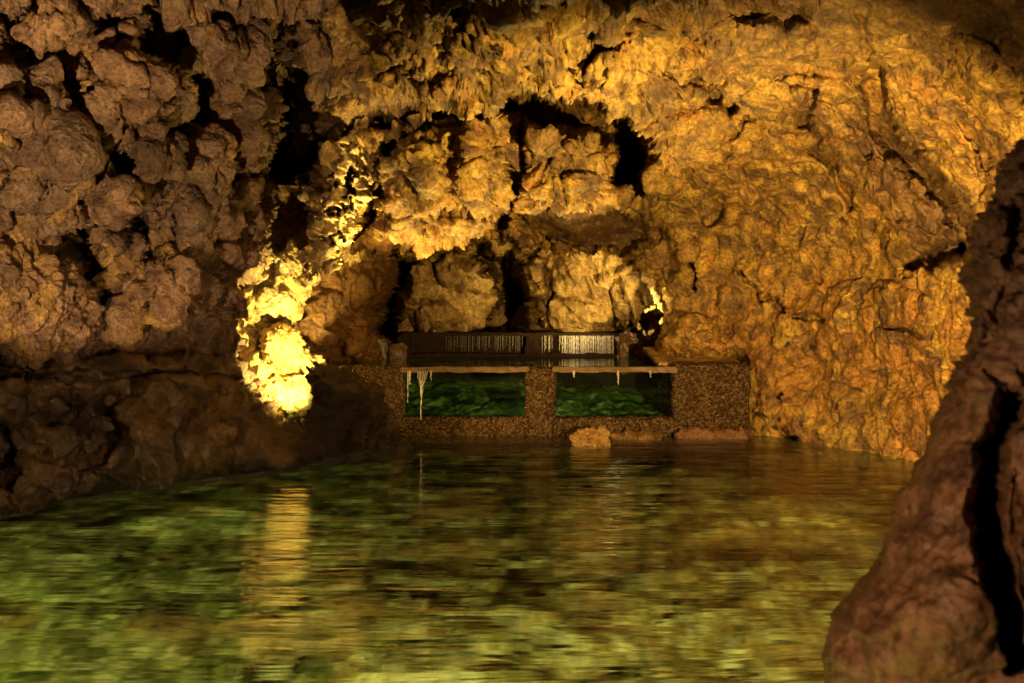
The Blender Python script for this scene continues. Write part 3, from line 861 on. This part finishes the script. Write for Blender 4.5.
# sunlit-looking shelf of rock to the right of the upper pool
def slab_top():
    nx, ny = 120, 60
    a, b = np.meshgrid(np.linspace(X_(658, 14.0), X_(742, 13.9), nx), np.linspace(13.95, 15.6, ny))
    z = .965 + .02 * fbm(np.stack([a.ravel() * 4, b.ravel() * 4, 0 * a.ravel()], 1), 3, seed=5) + (b.ravel() - 13.95) * .10
    V = np.stack([a.ravel(), b.ravel(), z], 1)
    top = grid_quads(ny, nx)
    n = len(V); V2 = V.copy(); V2[:, 2] -= .06
    idx = np.arange(n).reshape(ny, nx)
    rim = np.concatenate([idx[0, :], idx[1:, -1], idx[-1, -2::-1], idx[-2:0:-1, 0]])
    r2 = np.roll(rim, -1)
    side = np.stack([rim, r2, r2 + n, rim + n], 1)
    link_mesh('rock_ledge', np.concatenate([V, V2]), np.concatenate([top, top[:, ::-1] + n, side]), M_WALL, np.tile(np.array([.55, .36, .12]), (2 * n, 1)),
              label='pale ochre rock ledge behind the right pebbled block, level with its top', category='ledge')


slab_top()

# ------------------------------------------------------------------ falling water
m, nt = nodes_mat('falling_water'); L = nt.links.new
out = N(nt, 'ShaderNodeOutputMaterial'); b = N(nt, 'ShaderNodeBsdfPrincipled')
b.inputs['Base Color'].default_value = (.78, .74, .66, 1); b.inputs['Roughness'].default_value = .18
b.inputs['Transmission Weight'].default_value = .25; b.inputs['IOR'].default_value = 1.33
L(b.outputs[0], out.inputs[0])
M_FALL = m


def strands(name, lst, parent=None, mat=None, **props):
    """lst of (x, y, ztop, zbot, radius, lean)"""
    V = []; Qs = []; off = 0
    for (x, y, z1, z0, r, lean, sd) in lst:
        ns, nr = 14, 6
        t = np.linspace(0, 1, ns)
        rad = r * (1 + .35 * np.sin(t * 23 + sd * 7) + .25 * np.sin(t * 51 + sd * 3)) * (1 - .25 * t)
        cx = x + lean * (t ** 1.6) + .003 * np.sin(t * 12 + sd); cy = y - .03 * t; cz = z1 + (z0 - z1) * t
        for k in range(nr):
            an = k / nr * 2 * math.pi
            V.append(np.stack([cx + rad * math.cos(an), cy + rad * math.sin(an), cz], 1))
        i = np.arange(ns * nr).reshape(nr, ns) + off
        j = np.roll(i, -1, 0)
        Qs.append(np.stack([i[:, :-1], i[:, 1:], j[:, 1:], j[:, :-1]], -1).reshape(-1, 4)); off += ns * nr
    return link_mesh(name, np.concatenate(V), np.concatenate(Qs), mat or M_FALL, parent=parent, **props)


r_ = np.random.default_rng(3)
l1 = [(xx(562) + (xx(613.5) - xx(562)) * (k + r_.random() * .9) / 62, Y2 - .03 + r_.random() * .05, zz(335.6), zz(353.5) , .004 + .0045 * r_.random(), .0, r_.random() * 9) for k in range(62)]
l1 += [(xx(542 + 20 * r_.random()), Y2 - .02 + r_.random() * .05, zz(335.6), zz(344 + 9 * r_.random()), .003 + .004 * r_.random(), .0, r_.random() * 9) for k in range(9)]
strands('water_curtain', l1, label='bright curtain of falling water in the right opening of the weir', category='waterfall')
l2 = [(xx(446) + (xx(523) - xx(446)) * (k + r_.random() * .9) / 46, Y2 - .02 + r_.random() * .05, zz(335.8), zz(346 + 7 * r_.random()), .001 + .0022 * r_.random() * (k / 46 + .2), .0, r_.random() * 9) for k in range(46)]
strands('water_curtain', l2, label='thin dim curtain of dripping water in the left opening of the weir', category='waterfall')
yy = YW - .07
l3 = [(X_(418 + k * 1.6), yy - .01 * (k % 3), Z_(371), Z_(386 if k not in (3, 4) else 400), .004, (421.8 - 418 - k * 1.6) / F * YW * .8, k * 1.3) for k in range(7)]
l3 += [(X_(421.5), yy, Z_(380), Z_(419), .010, 0, 2.0)]
strands('water_trickle', l3, label='thick trickle running down over the left end of the left window', category='trickle')
for a, bt, rr, lb in ((410, 384, .009, 'short trickle just left of the thick one on the left window'), (431, 380, .006, 'short drip just right of the thick trickle on the left window'),
                      (408, 402, .005, 'faint long trickle near the left edge of the left window'),
                      (573, 377, .012, 'short wet drip at the upper left of the right window'), (617, 384, .008, 'thin drip hanging in the middle of the right window'), (649, 377, .005, 'small drip near the right end of the right window')):
    strands('water_drip', [(X_(a), yy, Z_(370.5), Z_(bt), rr, .01, a), (X_(a + 1.2), yy, Z_(370.5), Z_(370.5 + (bt - 370.5) * .6), rr * .7, -.004, a + 1)], label=lb, category='drip')

# ------------------------------------------------------------------ pools
M_WATER = water_material('pool_water', (.86, .95, .80), 1.5, 9.5, .010)
M_WATER2 = water_material('upper_pool_water', (.85, .95, .8), 3, 8, .004, rough=.02)
V = [(-9, .8, 0), (9, .8, 0), (9, YW + .05, 0), (-9, YW + .05, 0)]
link_mesh('pool_water', V, [(0, 1, 2, 3)], M_WATER, smooth=False, kind='stuff', label='clear green and amber water of the lower pool filling the cave floor', category='water')
zu = WIN_T + .02
V = [(X_(340), YW + .19, zu), (X_(740), YW + .19, zu), (X_(760), 17.6, zu), (X_(250), 17.6, zu)]
V = [(-3.4, YW + .19, zu), (3.2, YW + .19, zu), (3.6, 17.9, zu), (-3.6, 17.9, zu)]
link_mesh('upper_pool_water', V, [(0, 1, 2, 3)], M_WATER2, smooth=False, kind='stuff', label='still dark water of the upper pool behind the windowed wall', category='water')


def floor_mat(name, cols, s1, s2):
    m, nt = nodes_mat(name); L = nt.links.new
    out = N(nt, 'ShaderNodeOutputMaterial'); b = N(nt, 'ShaderNodeBsdfPrincipled'); b.inputs['Roughness'].default_value = .9
    b.inputs['Specular IOR Level'].default_value = 0
    at = N(nt, 'ShaderNodeAttribute', attribute_name='tone'); geo = N(nt, 'ShaderNodeNewGeometry')
    n = N(nt, 'ShaderNodeTexNoise', i_Scale=s1, i_Detail=6.0, i_Roughness=.6); L(geo.outputs['Position'], n.inputs['Vector'])
    r = N(nt, 'ShaderNodeValToRGB'); r.color_ramp.elements[0].position = .36; r.color_ramp.elements[1].position = .62
    r.color_ramp.elements[0].color = cols[0] + (1,); r.color_ramp.elements[1].color = cols[1] + (1,)
    L(n.outputs['Fac'], r.inputs['Fac'])
    mx = N(nt, 'ShaderNodeMix', data_type='RGBA', blend_type='MULTIPLY'); mx.inputs['Factor'].default_value = 1
    L(at.outputs['Color'], mx.inputs[6]); L(r.outputs['Color'], mx.inputs[7]); L(mx.outputs[2], b.inputs['Base Color'])
    bp = N(nt, 'ShaderNodeBump', i_Strength=.6, i_Distance=.05); L(n.outputs['Fac'], bp.inputs['Height']); L(bp.outputs[0], b.inputs['Normal'])
    L(b.outputs[0], out.inputs[0])
    return m


M_FLOOR = floor_mat('pool_bed', ((.6, .62, .5), (1.2, 1.2, 1.1)), 7.0, 9)


def pool_floor():
    nx, ny = 420, 380
    a, b = np.meshgrid(np.linspace(-8, 8, nx), np.linspace(.8, YW + .05, ny))
    P = np.stack([a.ravel(), b.ravel(), 0 * a.ravel()], 1).astype(f32)
    W = warp(P, .3, .8, 3)
    f1, f2, t, rid = worley(W * 1.5, 7); g1, g2, t2, rid2 = worley(W * 3.8, 8)
    st = np.clip(1 - (f1 / .6) ** 2, 0, 1) * (rid > .35); st2 = np.clip(1 - (g1 / .6) ** 2, 0, 1) * (rid2 > .5)
    z = -1.05 + .12 * fbm(P * .5, 3, seed=4) + .05 * st + .03 * st2 + .05 * fbm(P * 2.2, 4, gain=.6, seed=14) + .1 * np.clip(np.abs(a.ravel()) - 3, 0, 4)
    P[:, 2] = z
    n1 = fbm(W * .55, 3, seed=6); n2 = fbm(W * np.array([3.6, 5.0, 1], f32), 5, gain=.75, seed=9)
    c = np.tile(np.array([.19, .22, .045]), (len(P), 1))
    right = sstep(-2.5, 3.0, P[:, 0] + .8 * n1)
    c = mixc(c, np.array([.36, .215, .05]), right * .85)
    c = mixc(c, np.array([.48, .47, .18]), sstep(.05, .7, n2) * (1 - .45 * sstep(7, 11, P[:, 1])))
    c = mixc(c, np.array([.06, .07, .018]), sstep(.05, .55, -n2 + .05) * .75)
    n6 = fbm(W * np.array([2.2, 9, 1], f32), 4, gain=.65, seed=46)
    c = mixc(c, np.array([.05, .055, .018]), sstep(.1, .5, n6) * .7)
    c = mixc(c, np.array([.55, .55, .28]), sstep(.15, .6, -n6) * .5)
    c = mixc(c, np.array([.30, .17, .05]), sstep(.1, .6, fbm(W * .9, 3, seed=16)) * .6)
    link_mesh('floor', P, grid_quads(ny, nx), M_FLOOR, c, kind='structure')


pool_floor()


def upper_floor():
    nx, ny = 200, 120
    a, b = np.meshgrid(np.linspace(-3.6, 3.6, nx), np.linspace(YW + .19, 17.5, ny))
    P = np.stack([a.ravel(), b.ravel(), 0 * a.ravel()], 1).astype(f32)
    W = warp(P, .25, 1.2, 3)
    f1, f2, t, rid = worley(W * 2.6, 17)
    P[:, 2] = .06 + (b.ravel() - YW) * .09 + .10 * fbm(P * .8, 2, seed=44) + .03 * np.clip(1 - (f1 / .6) ** 2, 0, 1) + .06 * fbm(W * 3.2, 5, gain=.65, seed=18) + .02 * t
    c = mixc(np.tile(np.array([.10, .16, .05]), (len(P), 1)), np.array([.32, .40, .17]), sstep(0, .5, fbm(W * 2.5, 4, seed=19)))
    c = mixc(c, np.array([.03, .06, .02]), sstep(.0, .4, fbm(W * 2.3, 5, gain=.65, seed=22)) * .9)
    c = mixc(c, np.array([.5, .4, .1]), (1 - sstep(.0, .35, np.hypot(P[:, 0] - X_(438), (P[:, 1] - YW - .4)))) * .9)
    link_mesh('floor_upper_pool', P, grid_quads(ny, nx), M_FLOOR, c, kind='structure')


upper_floor()

# added pale pieces: light grazing the arch rim is put into their colour
m_white = rock_material('painted_glint_rock', rough=.4, bump=.4, bscale=12, pits=.1)
rimc = toned([.74, .64, .36], [((.5, .36, .12), 6, .1, .5, .6)], 120)
outline_rock('painted_lit_edge', [(643, 273), (650, 278), (656, 290), (661, 300), (665, 312), (661, 313), (655, 305), (651, 295), (647, 285), (641, 278)], lambda x, y: 15.0 + 0 * x, .08, 4, m_white,
             craggy(.02, .02, .005, 3, 121), rimc, st=.8, wob=1.5, wobs=5, label='curved rim on the right edge of the arch, grazing light painted as pale yellow rock', category='rock')
for pl, lb in (([(643, 311), (649, 306), (655, 305), (656, 309), (649, 312), (644, 314)], 'added pale piece painting a glint at the top of the small dark hole right of the weir'),
               ([(658, 321), (662, 317), (664, 323), (660, 326)], 'added pale piece painting a glint at the right of the small dark hole'),
               ([(636, 327), (638, 321), (641, 325), (643, 329), (638, 330)], 'added pale piece painting a glint at the left of the small dark hole'),
               ([(642, 329), (645, 331), (647, 335), (643, 335)], 'tiny added piece painting a glint at the lower left of the small dark hole'),
               ([(647, 334), (650, 330), (655, 329), (654, 333), (649, 336)], 'added pale piece painting a glint at the bottom of the small dark hole')):
    outline_rock('painted_glint', pl, lambda x, y: 15.1 + 0 * x, .05, 3, m_white, craggy(.01, .01, .003, 4, 123), rimc, st=.55, wob=.8, wobs=4, label=lb, category='stone')

# ------------------------------------------------------------------ lamps and added fill spots
from mathutils import Vector


def spot(name, loc, target, power, col, angle, blend=.4, size=.05):
    d = bpy.data.lights.new(name, 'SPOT'); d.energy = power; d.color = col; d.spot_size = math.radians(angle); d.spot_blend = blend; d.shadow_soft_size = size
    o = bpy.data.objects.new(name, d); C.objects.link(o); o.location = loc
    o.rotation_euler = (Vector(target) - Vector(loc)).to_track_quat('-Z', 'Y').to_euler()
    return o


def point(name, loc, power, col, size=.05):
    d = bpy.data.lights.new(name, 'POINT'); d.energy = power; d.color = col; d.shadow_soft_size = size
    o = bpy.data.objects.new(name, d); C.objects.link(o); o.location = loc
    return o


AMB = (1, .62, .19); WARM = (1, .67, .37); YEL = (1, .77, .23)
CTR = (1, .68, .20)
spot('lamp_behind_bank', pt(346, 394, 12.6), pt(270, 325, 13.4), 850, YEL, 100, .4, .05)
spot('lamp_right_wall', pt(1000, 430, 4.6), pt(750, 265, 12), 4300, AMB, 80, 1.0, .08)
spot('fill_centre', pt(1000, 460, 4.5), pt(480, 80, 10), 2350, CTR, 34, .9, .06)  # added fill for the middle of the vault, no such source is seen
spot('lamp_arch', pt(352, 384, 12.6), pt(440, 150, 12.0), 600, CTR, 70, .7, .06)
spot('fill_ridge', pt(425, 432, 12.2), pt(343, 180, 12.5), 2800, YEL, 26, .9, .05)  # unseen spot added over the water to brighten the rib
spot('lamp_vault', (1.3, 12.9, .15), pt(500, 60, 10.5), 900, CTR, 90, .8, .06)
spot('lamp_left_wall', (-2.75, 3.6, .5), pt(115, 115, 9.0), 1350, WARM, 44, .3, .04)
spot('fill_bank', (1.0, .6, 1.2), pt(190, 430, 9.6), 1150, WARM, 30, .9, .08)  # added camera-side fill for the dark bank, not a fixture of the cave
spot('lamp_chamber', (2.2, 15.2, 1.2), (.2, 18.5, 2.8), 560, CTR, 62, .6, .05)
spot('fill_curtain', (1.0, 16.3, 1.9), (1.25, 17.4, 1.1), 20, (1, .8, .6), 40, .8, .03)  # unseen spot added to brighten the falling strands
spot('fill_basin', (-1.6, 12.2, .25), (1.2, 13.5, .5), 170, AMB, 70, .9, .04)  # added grazing fill that brings out the pebbles, no fixture here
spot('fill_basin', (-.5, 12.3, .2), (-1.75, 13.5, .75), 55, AMB, 50, .9, .04)  # second added fill, brightens the left pillar
spot('fill_rim', pt(628, 326, 14.2), pt(652, 308, 15.0), 160, YEL, 40, .5, .02)  # unseen fill added for the pale rim pieces
spot('lamp_pool', (-4.6, 5.2, -.25), (-1, 8.5, -1.1), 280, (1, .97, .36), 150, .6, .1)
spot('lamp_pool', (-4.0, 8.4, -.2), (0, 10.5, -.9), 100, (1, 1, .4), 90, .8, .1)
spot('lamp_pool', (3.7, 8.6, -.2), (-.5, 10.5, -.9), 150, (1, .75, .25), 90, .8, .1)
spot('lamp_pool', (4.3, 5.0, -.25), (1, 8, -1.1), 480, (1, .76, .28), 150, .6, .1)
point('lamp_pool', (.2, 3.1, -.15), 720, (1, .86, .42), .05)
spot('lamp_upper_pool', (.4, 13.85, .75), (.3, 14.8, .1), 17, (1, .84, .5), 130, .6, .03)
spot('lamp_near_rock', (-1.2, .3, 1.2), pt(930, 480, 3.2), 340, (1, .58, .31), 60, .6, .1)

w = bpy.data.worlds.new('cave_dark'); bpy.context.scene.world = w; w.use_nodes = True
w.node_tree.nodes['Background'].inputs[0].default_value = (1, .62, .35, 1)
w.node_tree.nodes['Background'].inputs[1].default_value = .004

# ------------------------------------------------------------------ camera and view
cd = bpy.data.cameras.new('camera'); cam = bpy.data.objects.new('camera', cd); C.objects.link(cam)
cam.location = (0, 0, EYE); cam.rotation_euler = (math.pi / 2, 0, 0)
cd.sensor_width = 36; cd.lens = 36 * F / 1024
cd.shift_y = -(341.5 - HY) / 1024; cd.clip_start = .05
cd.dof.use_dof = True; cd.dof.focus_distance = 12.0; cd.dof.aperture_fstop = 2.8
sc = bpy.context.scene
sc.camera = cam
sc.view_settings.view_transform = 'Standard'; sc.view_settings.look = 'None'; sc.view_settings.gamma = 1
sc.view_settings.use_curve_mapping = False; sc.view_settings.exposure = 0
sc.cycles.caustics_reflective = False; sc.cycles.caustics_refractive = False
sc.cycles.use_denoising = True
sc.cycles.sample_clamp_indirect = 4
